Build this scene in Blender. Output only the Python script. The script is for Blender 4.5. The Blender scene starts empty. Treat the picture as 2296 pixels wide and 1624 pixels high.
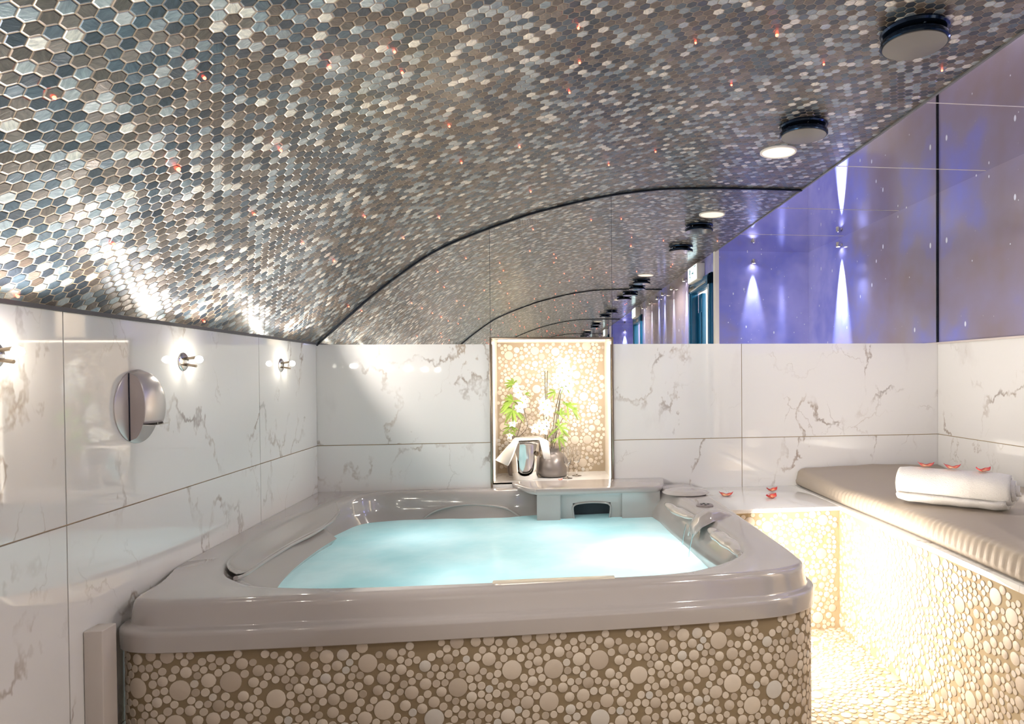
import bpy, bmesh, math, random
import numpy as np
from mathutils import Vector, Matrix
PI = math.pi
random.seed(7); RNG = np.random.default_rng(11)
S = bpy.context.scene
C = S.collection

# ---------------------------------------------------------------- camera
def rotm(a, b, c):
    return Matrix.Rotation(c, 3, 'Z') @ Matrix.Rotation(a, 3, 'X') @ Matrix.Rotation(b, 3, 'Y')
M = rotm(-0.0133, 0.0073, -0.1148)
cam = bpy.data.cameras.new('camera'); co = bpy.data.objects.new('camera', cam); C.objects.link(co)
r_, f_, u_ = M.col[0], M.col[1], M.col[2]
mw = Matrix((( r_[0], u_[0], -f_[0], 0), (r_[1], u_[1], -f_[1], -3.6), (r_[2], u_[2], -f_[2], 1.235), (0, 0, 0, 1)))
co.matrix_world = mw
cam.sensor_width = 36; cam.lens = 1474.6 * 36 / 2296
cam.shift_x = -(1386.1 - 1148) / 2296; cam.shift_y = (858.0 - 812) / 2296
cam.clip_start = .02
S.camera = co

# ---------------------------------------------------------------- world, exposure
w = bpy.data.worlds.new('world'); S.world = w; w.use_nodes = True
w.node_tree.nodes['Background'].inputs[0].default_value = (.02, .02, .025, 1)
S.view_settings.view_transform = 'Standard'; S.view_settings.look = 'None'
S.view_settings.exposure = 1.28; S.view_settings.gamma = 1; S.view_settings.use_curve_mapping = False
S.cycles.max_bounces = 9; S.cycles.glossy_bounces = 8; S.cycles.use_adaptive_sampling = True; S.cycles.adaptive_threshold = .03; S.cycles.diffuse_bounces = 4
S.cycles.transmission_bounces = 8; S.cycles.transparent_max_bounces = 12
S.cycles.sample_clamp_indirect = 4; S.cycles.caustics_reflective = True; S.cycles.caustics_refractive = False
S.cycles.use_denoising = True; S.cycles.blur_glossy = .6
WARM = (1, .84, .66); NEUT = (1, .93, .85); COOL = (.86, .93, 1)

def lamp(name, typ, loc, power, color=WARM, size=.05, sy=None, rot=None, spot=None, blend=.5, parent=None, aim=None):
    l = bpy.data.lights.new(name, typ); l.energy = power; l.color = color
    if typ == 'AREA':
        l.size = size
        if sy: l.shape = 'RECTANGLE'; l.size_y = sy
        else: l.shape = 'DISK'
    else: l.shadow_soft_size = size
    if spot: l.spot_size = math.radians(spot); l.spot_blend = blend
    o = bpy.data.objects.new(name, l); C.objects.link(o); o.location = loc
    if aim is not None: o.rotation_euler = Vector(aim).to_track_quat('-Z', 'Y').to_euler()
    if parent: o.parent = parent; o.matrix_parent_inverse = parent.matrix_world.inverted()
    return o

# ---------------------------------------------------------------- dimensions (metres)
XL, XR, XE = -1.1746, 2.2931, 1.472      # left wall, right wall, edge of glossy soffit
ZT, ZG, ZS = 1.399, .869, 2.274          # top of marble, marble joint, soffit
YN, YF = -1.88, -4.40                    # end of alcove, opposite mirror wall
PROF = [(XL, ZT), (-.967, 1.593), (-.852, 1.692), (-.737, 1.781), (-.598, 1.879), (-.458, 1.952), (-.269, 2.030),
        (-.15, 2.074), (-.03, 2.116), (.212, 2.181), (.39, 2.22), (.581, 2.249), (.706, 2.262), (.959, 2.272), (1.216, 2.274), (XE, 2.274)]

# ---------------------------------------------------------------- material helpers
class NT:
    def __init__(s, name):
        s.m = bpy.data.materials.new(name); s.m.use_nodes = True; s.t = s.m.node_tree
        s.b = s.t.nodes['Principled BSDF']; s.out = s.t.nodes['Material Output']
    def n(s, typ, **k):
        x = s.t.nodes.new('ShaderNode' + typ)
        for a, v in k.items(): setattr(x, a, v)
        return x
    def l(s, a, b): s.t.links.new(a, b)
    def inp(s, sock, v):
        if isinstance(v, bpy.types.NodeSocket): s.l(v, sock)
        elif v is not None: sock.default_value = v
    def math(s, op, a, b=None, c=None):
        x = s.n('Math', operation=op); s.inp(x.inputs[0], a)
        if b is not None: s.inp(x.inputs[1], b)
        if c is not None: s.inp(x.inputs[2], c)
        return x.outputs[0]
    def vm(s, op, a, b=None, c=None, out=0):
        x = s.n('VectorMath', operation=op); s.inp(x.inputs[0], a)
        if b is not None: s.inp(x.inputs[1], b)
        if c is not None: s.inp(x.inputs[2], c)
        return x.outputs[out]
    def mix(s, f, a, b, typ='RGBA'):
        x = s.n('Mix', data_type=typ)
        i = [q for q in x.inputs if q.enabled]
        s.inp(i[0], f); s.inp(i[1], a); s.inp(i[2], b)
        return [q for q in x.outputs if q.enabled][0]
    def ramp(s, f, st, mode='LINEAR'):
        x = s.n('ValToRGB'); e = x.color_ramp.elements; x.color_ramp.interpolation = mode
        while len(e) < len(st): e.new(.5)
        for q, (p, c) in zip(e, st): q.position = p; q.color = (*c, 1) if len(c) == 3 else c
        s.l(f, x.inputs[0]); return x.outputs[0]
    def noise(s, vec, scale, detail=3, rough=.5, col=False, w4=None):
        x = s.n('TexNoise'); s.inp(x.inputs['Vector'], vec); x.inputs['Scale'].default_value = scale
        x.inputs['Detail'].default_value = detail; x.inputs['Roughness'].default_value = rough
        return x.outputs[1 if col else 0]
    def P(s, **k):
        for a, v in k.items():
            s.inp(s.b.inputs[{'col': 'Base Color', 'rough': 'Roughness', 'metal': 'Metallic', 'spec': 'Specular IOR Level', 'ior': 'IOR',
                              'trans': 'Transmission Weight', 'coat': 'Coat Weight', 'crough': 'Coat Roughness', 'emc': 'Emission Color',
                              'ems': 'Emission Strength', 'nrm': 'Normal', 'sss': 'Subsurface Weight', 'sheen': 'Sheen Weight', 'alpha': 'Alpha'}[a]], v)
    def bump(s, h, st=.3, dist=.01, nrm=None):
        x = s.n('Bump'); x.inputs['Strength'].default_value = st; x.inputs['Distance'].default_value = dist
        s.l(h, x.inputs['Height'])
        if nrm is not None: s.l(nrm, x.inputs['Normal'])
        return x.outputs[0]

def simple(name, col, rough=.5, metal=0, **k):
    t = NT(name); t.P(col=(*col, 1), rough=rough, metal=metal, **k); return t.m
def emit(name, col, st):
    t = NT(name); t.P(col=(*[min(1, c) for c in col], 1), rough=.4, emc=(*col, 1), ems=st); return t.m

def m_marble(name='marble'):
    t = NT(name)
    a = t.n('Attribute', attribute_name='rnd'); tc = t.n('TexCoord')
    v = t.vm('ADD', tc.outputs['Object'], t.vm('SCALE', a.outputs['Vector'], None)) if False else t.vm('MULTIPLY_ADD', a.outputs['Vector'], (9, 7, 5), tc.outputs['Object'])
    def veins(scale, dist, wid, seedv, stretch):
        vv = t.vm('MULTIPLY', t.vm('ADD', v, seedv), stretch)
        d = t.vm('SUBTRACT', t.noise(vv, 2.2, 6, .62, True), (.5, .5, .5))
        vv = t.vm('MULTIPLY_ADD', d, (dist,) * 3, vv)
        x = t.n('TexVoronoi', feature='DISTANCE_TO_EDGE'); x.inputs['Scale'].default_value = scale; t.l(vv, x.inputs['Vector'])
        return t.ramp(x.outputs[0], [(0, (1, 1, 1)), (wid * .4, (.75, .75, .75)), (wid, (0, 0, 0))])
    v1 = veins(1.9, .60, .020, (0, 0, 0), (1, 1, .62))
    v2 = veins(4.0, .50, .016, (3.3, 1.7, 8.1), (1, 1, .7))
    m1 = t.ramp(t.noise(v, 2.6, 3), [(.46, (0, 0, 0)), (.60, (1, 1, 1))])
    m2 = t.ramp(t.noise(t.vm('ADD', v, (7, 3, 1)), 3.2, 3), [(.55, (0, 0, 0)), (.70, (1, 1, 1))])
    br = t.ramp(t.noise(v, 16, 3), [(.34, (0, 0, 0)), (.52, (1, 1, 1))])
    f = t.math('MAXIMUM', t.math('MULTIPLY', t.math('MULTIPLY', v1, m1), br), t.math('MULTIPLY', t.math('MULTIPLY', v2, m2), .55))
    sm = t.ramp(t.noise(t.vm('MULTIPLY', v, (1, 1, .5)), 3.5, 6, .6), [(.62, (0, 0, 0)), (.95, (1, 1, 1))])
    c = t.mix(sm, (.73, .72, .705, 1), (.58, .55, .53, 1))
    vc = t.mix(t.noise(v, 5, 1), (.20, .19, .20, 1), (.40, .27, .16, 1))
    c = t.mix(t.math('MULTIPLY', f, .85), c, vc)
    t.P(col=c, rough=.035, ior=1.75)
    return t.m

def m_mosaic():
    t = NT('hexagon_mosaic')
    uv = t.n('UVMap').outputs[0]
    h = .0298
    su = t.n('SeparateXYZ'); t.l(uv, su.inputs[0]); cu = t.n('CombineXYZ'); t.l(su.outputs[1], cu.inputs[0]); t.l(su.outputs[0], cu.inputs[1])
    p = t.vm('MULTIPLY', cu.outputs[0], (1 / h, 1 / h, 0))
    R = (1.7320508, 1, 1)
    def cell(off):
        q = t.vm('ADD', p, tuple(o + 400 * r for o, r in zip(off, R)))
        return t.vm('SUBTRACT', t.vm('MODULO', q, R), (R[0] / 2, .5, 0))
    a = cell((0, 0, 0)); b = cell((R[0] / 2, .5, 0))
    sel = t.math('LESS_THAN', t.vm('LENGTH', b, out=1), t.vm('LENGTH', a, out=1))
    g = t.mix(sel, a, b, 'VECTOR')
    gi = t.vm('SUBTRACT', p, g)
    gi = t.vm('FLOOR', t.vm('MULTIPLY_ADD', gi, (2 / R[0], 2, 0), (.5, .5, .5)))
    ag = t.n('SeparateXYZ'); t.l(t.vm('ABSOLUTE', g), ag.inputs[0])
    d = t.math('MAXIMUM', ag.outputs[1], t.math('ADD', t.math('MULTIPLY', ag.outputs[0], .8660254), t.math('MULTIPLY', ag.outputs[1], .5)))
    wn = t.n('TexWhiteNoise', noise_dimensions='3D'); t.l(gi, wn.inputs[0])
    wn2 = t.n('TexWhiteNoise', noise_dimensions='3D'); t.l(t.vm('ADD', gi, (31.3, 17.1, 5)), wn2.inputs[0])
    col = t.ramp(wn.outputs[0], [(0, (.045, .058, .080)), (.22, (.12, .095, .080)), (.42, (.080, .115, .150)), (.58, (.19, .16, .14)),
                                 (.72, (.27, .33, .37)), (.84, (.46, .51, .53)), (.94, (.80, .78, .72))], 'CONSTANT')
    # shell grain inside each tile
    ang = t.math('MULTIPLY', wn2.outputs[0], 3.0)
    rot = t.n('VectorRotate', rotation_type='Z_AXIS'); t.l(uv, rot.inputs[0]); t.l(ang, rot.inputs['Angle'])
    gr = t.noise(t.vm('MULTIPLY_ADD', wn2.outputs[1], (5, 5, 5), t.vm('MULTIPLY', rot.outputs[0], (1, .25, 1))), 160, 4, .65)
    col = t.mix(1.0, col, t.ramp(gr, [(.3, (.62, .62, .64)), (.7, (1.25, 1.2, 1.15))])); col.node.blend_type = 'MULTIPLY'
    edge = t.ramp(d, [(.468, (0, 0, 0)), (.482, (1, 1, 1))])
    col = t.mix(edge, col, (.34, .26, .16, 1))
    tilt = t.vm('MULTIPLY', t.vm('SUBTRACT', wn2.outputs[1], (.5, .5, .5)), (.17, .17, .17))
    geo = t.n('NewGeometry')
    nr = t.vm('NORMALIZE', t.vm('ADD', geo.outputs['Normal'], tilt))
    hgt = t.ramp(d, [(.40, (1, 1, 1)), (.478, (0, 0, 0))])
    nb = t.bump(t.math('ADD', hgt, t.math('MULTIPLY', gr, .25)), .8, .0045, nr)
    t.P(col=col, rough=t.mix(edge, .36, .6, 'FLOAT'), metal=t.mix(edge, .62, .0, 'FLOAT'), nrm=nb, spec=.6, coat=.45, crough=.16)
    return t.m

def m_star():
    t = NT('starry_panel')
    p = t.n('TexCoord').outputs['Object']
    neb = t.noise(p, 1.3, 4, .55); sy = t.n('SeparateXYZ'); t.l(p, sy.inputs[0])
    band = t.math('SUBTRACT', 1, t.math('MINIMUM', t.math('ABSOLUTE', t.math('MULTIPLY', t.math('ADD', sy.outputs[1], 1.6), 1.25)), 1))
    neb = t.math('MULTIPLY_ADD', band, .17, neb)
    c = t.ramp(neb, [(.34, (.27, .22, .26)), (.50, (.28, .25, .38)), (.62, (.22, .24, .72)), (.78, (.42, .42, .88))])
    def stars(scale, rad, stretch, thr):
        v = t.vm('MULTIPLY', p, stretch)
        x = t.n('TexVoronoi', feature='F1'); x.inputs['Scale'].default_value = scale; t.l(v, x.inputs['Vector'])
        sp = t.n('SeparateXYZ'); t.l(x.outputs['Color'], sp.inputs[0])
        on = t.math('GREATER_THAN', sp.outputs[0], thr)
        rr = t.math('MULTIPLY', sp.outputs[1], rad)
        f = t.math('SUBTRACT', 1, t.math('DIVIDE', x.outputs['Distance'], t.math('ADD', rr, rad * .35)))
        return t.math('MULTIPLY', t.math('MAXIMUM', f, 0), on)
    s1 = stars(13, .092, (1, 1, .5), .1); s2 = stars(34, .14, (1, 1, .8), .35)
    dens = t.ramp(t.noise(t.vm('ADD', p, (4, 4, 4)), 2.0, 2), [(.42, (.35, .35, .35)), (.55, (1, 1, 1))])
    s = t.math('MINIMUM', t.math('MULTIPLY', t.math('MAXIMUM', s1, t.math('MULTIPLY', s2, dens)), 4), 1)
    c = t.mix(s, c, (.80, .85, 1, 1))
    t.P(col=c, rough=.13, ior=2.1)
    return t.m

def m_pebble():
    t = NT('pebble_stone'); a = t.n('Attribute', attribute_name='rnd')
    sp = t.n('SeparateXYZ'); t.l(a.outputs['Vector'], sp.inputs[0])
    c = t.ramp(sp.outputs[0], [(0, (.38, .31, .24)), (.12, (.46, .385, .31)), (.5, (.54, .46, .375)), (.85, (.60, .52, .43)), (1, (.52, .50, .47))])
    n = t.noise(t.n('TexCoord').outputs['Object'], 60, 4)
    c = t.mix(t.math('MULTIPLY', n, .25), c, (.44, .37, .29, 1))
    t.P(col=c, rough=.5); return t.m

def m_water():
    t = NT('pool_water')
    tc = t.n('TexCoord').outputs['Object']
    n = t.noise(tc, 3.2, 4, .5)
    c = t.ramp(n, [(.35, (.52, .80, .82)), (.65, (.72, .90, .91))])
    bm = t.bump(t.noise(tc, 9, 3), .12, .03)
    t.P(col=c, rough=.22, ior=1.33, nrm=bm)
    tr = t.n('BsdfTranslucent'); t.l(c, tr.inputs[0])
    mx = t.n('MixShader'); mx.inputs[0].default_value = .5
    t.l(t.b.outputs[0], mx.inputs[1]); t.l(tr.outputs[0], mx.inputs[2]); t.l(mx.outputs[0], t.out.inputs[0])
    return t.m

def m_leather():
    t = NT('taupe_leatherette'); tc = t.n('TexCoord').outputs['Object']
    t.P(col=(.34, .285, .23, 1), rough=.48, nrm=t.bump(t.noise(tc, 220, 2), .10, .002)); return t.m
def m_towel():
    t = NT('terry_cloth'); tc = t.n('TexCoord').outputs['Object']
    t.P(col=(.86, .82, .77, 1), rough=.95, sheen=.3, nrm=t.bump(t.noise(tc, 260, 3, .7), .9, .006)); return t.m
def m_petal():
    t = NT('petal_skin'); uv = t.n('UVMap').outputs[0]
    sp = t.n('SeparateXYZ'); t.l(uv, sp.inputs[0])
    e = t.math('ABSOLUTE', t.math('SUBTRACT', sp.outputs[0], .5)); e2 = t.math('ABSOLUTE', t.math('SUBTRACT', sp.outputs[1], .5))
    st = t.math('MULTIPLY', t.math('SINE', t.math('MULTIPLY', sp.outputs[1], 60)), .08)
    f = t.math('ADD', t.math('MAXIMUM', t.math('MULTIPLY', e, 1.7), t.math('MULTIPLY', e2, 1.5)), st)
    t.P(col=t.ramp(f, [(.22, (.90, .72, .36)), (.48, (.75, .16, .10)), (.72, (.50, .015, .03))]), rough=.5); return t.m

MAR = m_marble(); MOS = m_mosaic(); STAR = m_star(); PEB = m_pebble(); WAT = m_water()
GROUT = simple('pebble_grout', (.23, .17, .10), .85)
GROUT_LIT = simple('lit_grout', (.36, .28, .17), .85)  # same grout with the bright light on bench, shelf and floor in its colour
GOLD = simple('joint_gold', (.52, .38, .22), .6)
MIR = simple('mirror_glass', (.90, .90, .88), .0, 1)
SOF = simple('glossy_soffit', (.80, .78, .84), .02, 1)
DARK = simple('dark_metal', (.015, .02, .03), .25, .6)
ACR = simple('pearl_grey_acrylic', (.37, .335, .32), .08, 0, ior=1.75, coat=.6, crough=.02)
CHR = simple('polished_steel', (.80, .78, .75), .10, 1)
BRZ = simple('brushed_bronze', (.28, .23, .18), .3, 1)
BLU = simple('glossy_navy_metal', (.02, .035, .07), .12, .8)
DISC = simple('satin_disc', (.20, .18, .165), .16, .3)
WHT = simple('white_paint', (.82, .78, .72), .5)
LEA = m_leather(); TOW = m_towel(); PET = m_petal()
TEAL = simple('teal_paint', (.008, .11, .25), .3)
CREAM = simple('cream_paint', (.74, .66, .55), .6)
LEAF = simple('bamboo_leaf', (.13, .20, .015), .5)
STEM = simple('dark_twig', (.05, .045, .025), .6)
ORC = simple('orchid_petal', (.93, .92, .88), .5)
ORY = simple('orchid_heart', (.62, .55, .10), .5)
VASE = simple('satin_grey_ceramic', (.22, .19, .175), .32, .35)
LIN = simple('white_linen', (.85, .80, .75), .8)
GLS = NT('clear_glass'); GLS.P(col=(1, 1, 1, 1), rough=0, trans=1, ior=1.45); GLS = GLS.m
BULB = emit('lamp_glow', (1, .93, .80), 60)
LEDM = emit('led_glow', (1, .90, .76), 3)
DIFF = emit('ceiling_lamp_glow', (1, .88, .74), .30)
REDP = emit('red_star_glow', (1, .10, .05), 5)

# ---------------------------------------------------------------- mesh helpers
class MB:
    def __init__(s): s.v = []; s.f = []; s.m = []; s.a = []; s.uv = None
    def add(s, vs, fs, mi=0, at=(0, 0, 0)):
        o = len(s.v); s.v += [tuple(q) for q in vs]; s.a += [at] * len(vs)
        s.f += [tuple(i + o for i in q) for q in fs]; s.m += [mi] * len(fs); return s
    def box(s, x0, x1, y0, y1, z0, z1, mi=0, at=(0, 0, 0)):
        v = [(x, y, z) for x in (x0, x1) for y in (y0, y1) for z in (z0, z1)]
        return s.add(v, [(0, 1, 3, 2), (4, 6, 7, 5), (0, 4, 5, 1), (2, 3, 7, 6), (0, 2, 6, 4), (1, 5, 7, 3)], mi, at)
    def lathe(s, prof, n=32, org=(0, 0, 0), ax=(0, 0, 1), mi=0, mod=None, cap=True):
        q = Vector(ax).to_track_quat('Z', 'Y'); o = Vector(org); vs = []
        for k, (r, z) in enumerate(prof):
            for i in range(n):
                a = 2 * PI * i / n; rr = r * (mod(a, z) if mod else 1)
                vs.append(o + q @ Vector((rr * math.cos(a), rr * math.sin(a), z)))
        fs = [(k * n + i, k * n + (i + 1) % n, (k + 1) * n + (i + 1) % n, (k + 1) * n + i) for k in range(len(prof) - 1) for i in range(n)]
        if cap:
            if prof[0][0] > 1e-6: fs.append(tuple(range(n))[::-1])
            if prof[-1][0] > 1e-6: fs.append(tuple((len(prof) - 1) * n + i for i in range(n)))
        return s.add(vs, fs, mi)
    def tube(s, pts, r, n=8, mi=0):
        pts = [Vector(p) for p in pts]; vs = []; rr = r if isinstance(r, (list, tuple)) else [r] * len(pts)
        for i, p in enumerate(pts):
            d = (pts[min(i + 1, len(pts) - 1)] - pts[max(i - 1, 0)]).normalized()
            u = d.orthogonal().normalized() if i == 0 else (u - d * u.dot(d)).normalized(); w_ = d.cross(u)
            for k in range(n):
                a = 2 * PI * k / n; vs.append(p + (u * math.cos(a) + w_ * math.sin(a)) * rr[i])
        fs = [(i * n + k, i * n + (k + 1) % n, (i + 1) * n + (k + 1) % n, (i + 1) * n + k) for i in range(len(pts) - 1) for k in range(n)]
        fs += [tuple(range(n))[::-1], tuple((len(pts) - 1) * n + k for k in range(n))]
        return s.add(vs, fs, mi)
    def grid(s, fn, nu, nv, mi=0, uvs=False):
        vs = [fn(i / nu, j / nv) for i in range(nu + 1) for j in range(nv + 1)]
        fs = [(i * (nv + 1) + j, (i + 1) * (nv + 1) + j, (i + 1) * (nv + 1) + j + 1, i * (nv + 1) + j + 1) for i in range(nu) for j in range(nv)]
        if uvs: s.uv = (s.uv or []) + [(i / nu, j / nv) for i in range(nu + 1) for j in range(nv + 1)]
        return s.add(vs, fs, mi)
    def build(s, name, mats, parent=None, smooth=False, bevel=0, solid=0, sub=0, angle=40, fixn=True):
        me = bpy.data.meshes.new(name); me.from_pydata(s.v, [], s.f)
        for m in (mats if isinstance(mats, (list, tuple)) else [mats]): me.materials.append(m)
        me.polygons.foreach_set('material_index', s.m)
        at = me.attributes.new('rnd', 'FLOAT_VECTOR', 'POINT'); at.data.foreach_set('vector', np.array(s.a, 'f').ravel())
        if s.uv:
            ul = me.uv_layers.new(name='UVMap'); li = np.zeros(len(me.loops), 'i'); me.loops.foreach_get('vertex_index', li)
            ul.data.foreach_set('uv', np.array(s.uv, 'f')[li].ravel())
        if fixn:
            bm = bmesh.new(); bm.from_mesh(me); bmesh.ops.recalc_face_normals(bm, faces=bm.faces); bm.to_mesh(me); bm.free()
        if smooth:
            me.polygons.foreach_set('use_smooth', [True] * len(me.polygons)); me.set_sharp_from_angle(angle=math.radians(angle))
        me.update()
        o = bpy.data.objects.new(name, me); C.objects.link(o)
        if parent: o.parent = parent; o.matrix_parent_inverse = parent.matrix_world.inverted()
        if bevel:
            b = o.modifiers.new('bevel', 'BEVEL'); b.width = bevel; b.segments = 3; b.limit_method = 'ANGLE'; b.angle_limit = math.radians(40); b.harden_normals = False
            me.polygons.foreach_set('use_smooth', [True] * len(me.polygons)); me.set_sharp_from_angle(angle=math.radians(50)) if False else None
        if solid: q = o.modifiers.new('solid', 'SOLIDIFY'); q.thickness = solid; q.offset = 0
        if sub: q = o.modifiers.new('sub', 'SUBSURF'); q.levels = sub; q.render_levels = sub
        return o

def tag(o, label, cat, group=None, kind=None):
    o['label'] = label; o['category'] = cat
    if group: o['group'] = group
    if kind: o['kind'] = kind
    return o
def thing(name, label, cat, loc=(0, 0, 0), group=None):
    o = bpy.data.objects.new(name, None); C.objects.link(o); o.location = loc; o.empty_display_size = .05
    bpy.context.view_layer.update(); return tag(o, label, cat, group)
def struct(o): o['kind'] = 'structure'; return o
def copytree(o, loc=None, rz=None, label=None, parent=None):
    c = o.copy(); C.objects.link(c)
    if parent: c.parent = parent; c.matrix_parent_inverse = o.matrix_parent_inverse.copy()
    for ch in list(o.children): copytree(ch, parent=c)
    if loc is not None: c.location = loc
    if rz is not None: c.rotation_euler.z = rz
    if label: c['label'] = label
    return c

# ---------------------------------------------------------------- pebble packing
def pack(T, seed):
    rg = np.random.default_rng(seed); cs = 0.034; G = int(T / cs); cs = T / G
    cells = {}; out = []
    def ok(x, y, r, gap):
        i, j = int(x / cs), int(y / cs)
        for a in range(-2, 3):
            for b in range(-2, 3):
                for (px, py, pr) in cells.get(((i + a) % G, (j + b) % G), ()):
                    dx = abs(px - x); dx = min(dx, T - dx); dy = abs(py - y); dy = min(dy, T - dy)
                    if dx * dx + dy * dy < (r + pr + gap) ** 2: return False
        return True
    A = T * T
    for r0, r1, tries, cap, gap in ((.0255, .0285, 400, .085, .010), (.0185, .0205, 400, .06, .003), (.0140, .0165, 1600, .14, .0025)):
        tot = 0
        for _ in range(int(tries * A / .81)):
            x, y = rg.random(2) * T; r = r0 + (r1 - r0) * rg.random()
            if ok(x, y, r, gap):
                cells.setdefault((int(x / cs) % G, int(y / cs) % G), []).append((x, y, r)); out.append((x, y, r, rg.random()))
                tot += PI * r * r / A
                if tot > cap: break
    # close packing: keep adding small pebbles that nearly touch two neighbours
    i = 0; gp = .0021
    while i < len(out):
        x, y, r, q = out[i]; ci, cj = int(x / cs), int(y / cs); i += 1
        for a in range(-2, 3):
            for b in range(-2, 3):
                for (px, py, pr) in list(cells.get(((ci + a) % G, (cj + b) % G), ())):
                    dx = px - x; dx -= T * round(dx / T); dy = py - y; dy -= T * round(dy / T); dd = math.hypot(dx, dy)
                    n = .0098 + .0018 * rg.random(); A1, A2 = r + n + gp, pr + n + gp
                    if dd < 1e-6 or dd > A1 + A2: continue
                    t_ = (A1 * A1 - A2 * A2 + dd * dd) / (2 * dd); h2 = A1 * A1 - t_ * t_
                    if h2 < 0: continue
                    h_ = math.sqrt(h2)
                    for sg in (1, -1):
                        nx = (x + (dx * t_ - sg * dy * h_) / dd) % T; ny = (y + (dy * t_ + sg * dx * h_) / dd) % T
                        if ok(nx, ny, n, gp * .85):
                            cells.setdefault((int(nx / cs) % G, int(ny / cs) % G), []).append((nx, ny, n)); out.append((nx, ny, n, rg.random()))
    return out
TILE = 1.0
PK = pack(TILE, 3)
def pebbles(mb, U, V, fn, ou=0, ov=0, mi=1, h=.0026, u0=0, v0=0):
    """discs over u in [u0,U], v in [v0,V]; fn(u,v,height)->xyz"""
    for a in range(-1, int(U / TILE) + 2):
        for b in range(-1, int(V / TILE) + 2):
            for (x, y, r, q) in PK:
                u, v = x + a * TILE - ou, y + b * TILE - ov
                if u - r * .55 < u0 or u + r * .55 > U or v - r * .55 < v0 or v + r * .55 > V: continue
                n = 20 if r > .02 else 12
                vs = []
                for rr, hh in ((1, 0), (.985, .8), (.93, 1)):
                    for k in range(n):
                        t_ = 2 * PI * k / n
                        vs.append(fn(min(max(u + r * rr * math.cos(t_), u0), U), min(max(v + r * rr * math.sin(t_), v0), V), h * hh))
                fs = [(k + c * n, (k + 1) % n + c * n, (k + 1) % n + (c + 1) * n, k + (c + 1) * n) for c in (0, 1) for k in range(n)]
                fs.append(tuple(2 * n + k for k in range(n)))
                mb.add(vs, fs, mi, (q, RNG.random(), 0))

# ---------------------------------------------------------------- shell of the room
def tiles(name, axis, pos, thick, us, zs, skip=None, uoff=0):
    """marble tiles (boxes with thin gaps) in front of a gold joint backing; axis 'x' or 'y' is the wall normal, thick signed away from the room"""
    mb = MB()
    def bx(u0, u1, z0, z1, d0, d1, mi, at=(0, 0, 0)):
        a, b = sorted((pos + d0, pos + d1))
        if axis == 'x': mb.box(a, b, u0, u1, z0, z1, mi, at)
        else: mb.box(u0, u1, a, b, z0, z1, mi, at)
    g = .0019
    for i in range(len(us) - 1):
        for j in range(len(zs) - 1):
            for (a, b, c, d) in (skip(us[i], us[i + 1], zs[j], zs[j + 1]) if skip else [(us[i], us[i + 1], zs[j], zs[j + 1])]):
                bx(a + (g if a == us[i] else 0), b - (g if b == us[i + 1] else 0), c + g, d - (g if d != zs[-1] else 0), 0, thick * .5, 0, (RNG.random(), RNG.random(), RNG.random()) if not skip else (i * .37 + .1, j * .29, .2))
                bx(a, b, c, d, thick * .12, thick, 1)
    return struct(mb.build(name, [MAR, GOLD]))

NX0, NX1, NZ0, NZ1 = -.270, .378, .640, 1.425
def niche_skip(a, b, c, d):
    if b <= NX0 or a >= NX1 or d <= NZ0: return [(a, b, c, d)]
    r = []
    if a < NX0: r.append((a, NX0, c, d))
    if b > NX1: r.append((NX1, b, c, d))
    x0, x1 = max(a, NX0), min(b, NX1)
    if c < NZ0: r.append((x0, x1, c, NZ0))
    return r
tiles('wall_back', 'y', 0, .06, [XL - .06, -.085, 1.115, XR + .06], [0, .27, ZG, ZT], niche_skip)
tiles('wall_left', 'x', XL, -.06, [YF, -2.87, -1.828, -.700, 0], [0, .27, ZG, ZT])
tiles('wall_right', 'x', XR, .06, [YN, -.95, 0], [0, .27, ZG, ZT])
struct(MB().box(XR + .004, XR + .06, YN, 0, ZT + .002, ZS).build('wall_right', STAR))
struct(MB().box(XR - .008, XR + .05, YN, 0, ZT - .004, ZT + .006).build('trim_ledge_right', simple('ledge_edge', (.62, .55, .52), .3), bevel=.002))
struct(MB().box(XE, XR + .06, YN - .05, YN, ZT, ZS).build('wall_alcove_end', STAR))
tiles('wall_alcove_end', 'y', YN, -.05, [XE + .05, XR], [0, .27, ZG, ZT])
struct(MB().box(XE - .004, XE + .03, YN - .055, YN + .006, 0, ZS).build('trim_corner_post', WHT))
# corridor wall with the door opening
DY0, DY1, DZ = -2.78, -1.99, 2.07
mb = MB(); mb.box(XE, XE + .08, YF, DY0, 0, ZS).box(XE, XE + .08, DY1, YN - .05, 0, ZS).box(XE, XE + .08, DY0, DY1, DZ, ZS)
struct(mb.build('wall_corridor', STAR))
# door
d = thing('door_1', 'teal framed door standing ajar in the corridor wall, seen in the mirror', 'door', (XE, DY1, 0)); struct(d)
mb = MB()
for (y0, y1, z0, z1) in ((DY1 - .07, DY1 + .03, 0, DZ + .04), (DY0 - .03, DY0 + .07, 0, DZ + .04), (DY0 - .03, DY1 + .03, DZ - .06, DZ + .04)):
    mb.box(XE - .018, XE + .05, y0, y1, z0, z1); mb.box(XE - .03, XE - .018, y0 + .02, y1 - .025, z0, z1 - .02)
mb.build('door_frame', TEAL, d, bevel=.003)
mb = MB().box(XE + .052, XE + .09, DY0 + .07, DY0 + .22, .01, DZ - .07); mb.box(XE + .042, XE + .052, DY0 + .09, DY0 + .20, .2, DZ - .25)
mb.build('door_leaf', TEAL, d, bevel=.003)
MB().tube([(XE - .03, DY1 - .1, DZ - .03), (XE - .05, DY0 + .2, DZ - .05)], .008).box(XE - .05, XE - .02, DY0 + .1, DY0 + .3, DZ - .05, DZ - .01).build('door_closer', CHR, d)
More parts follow.
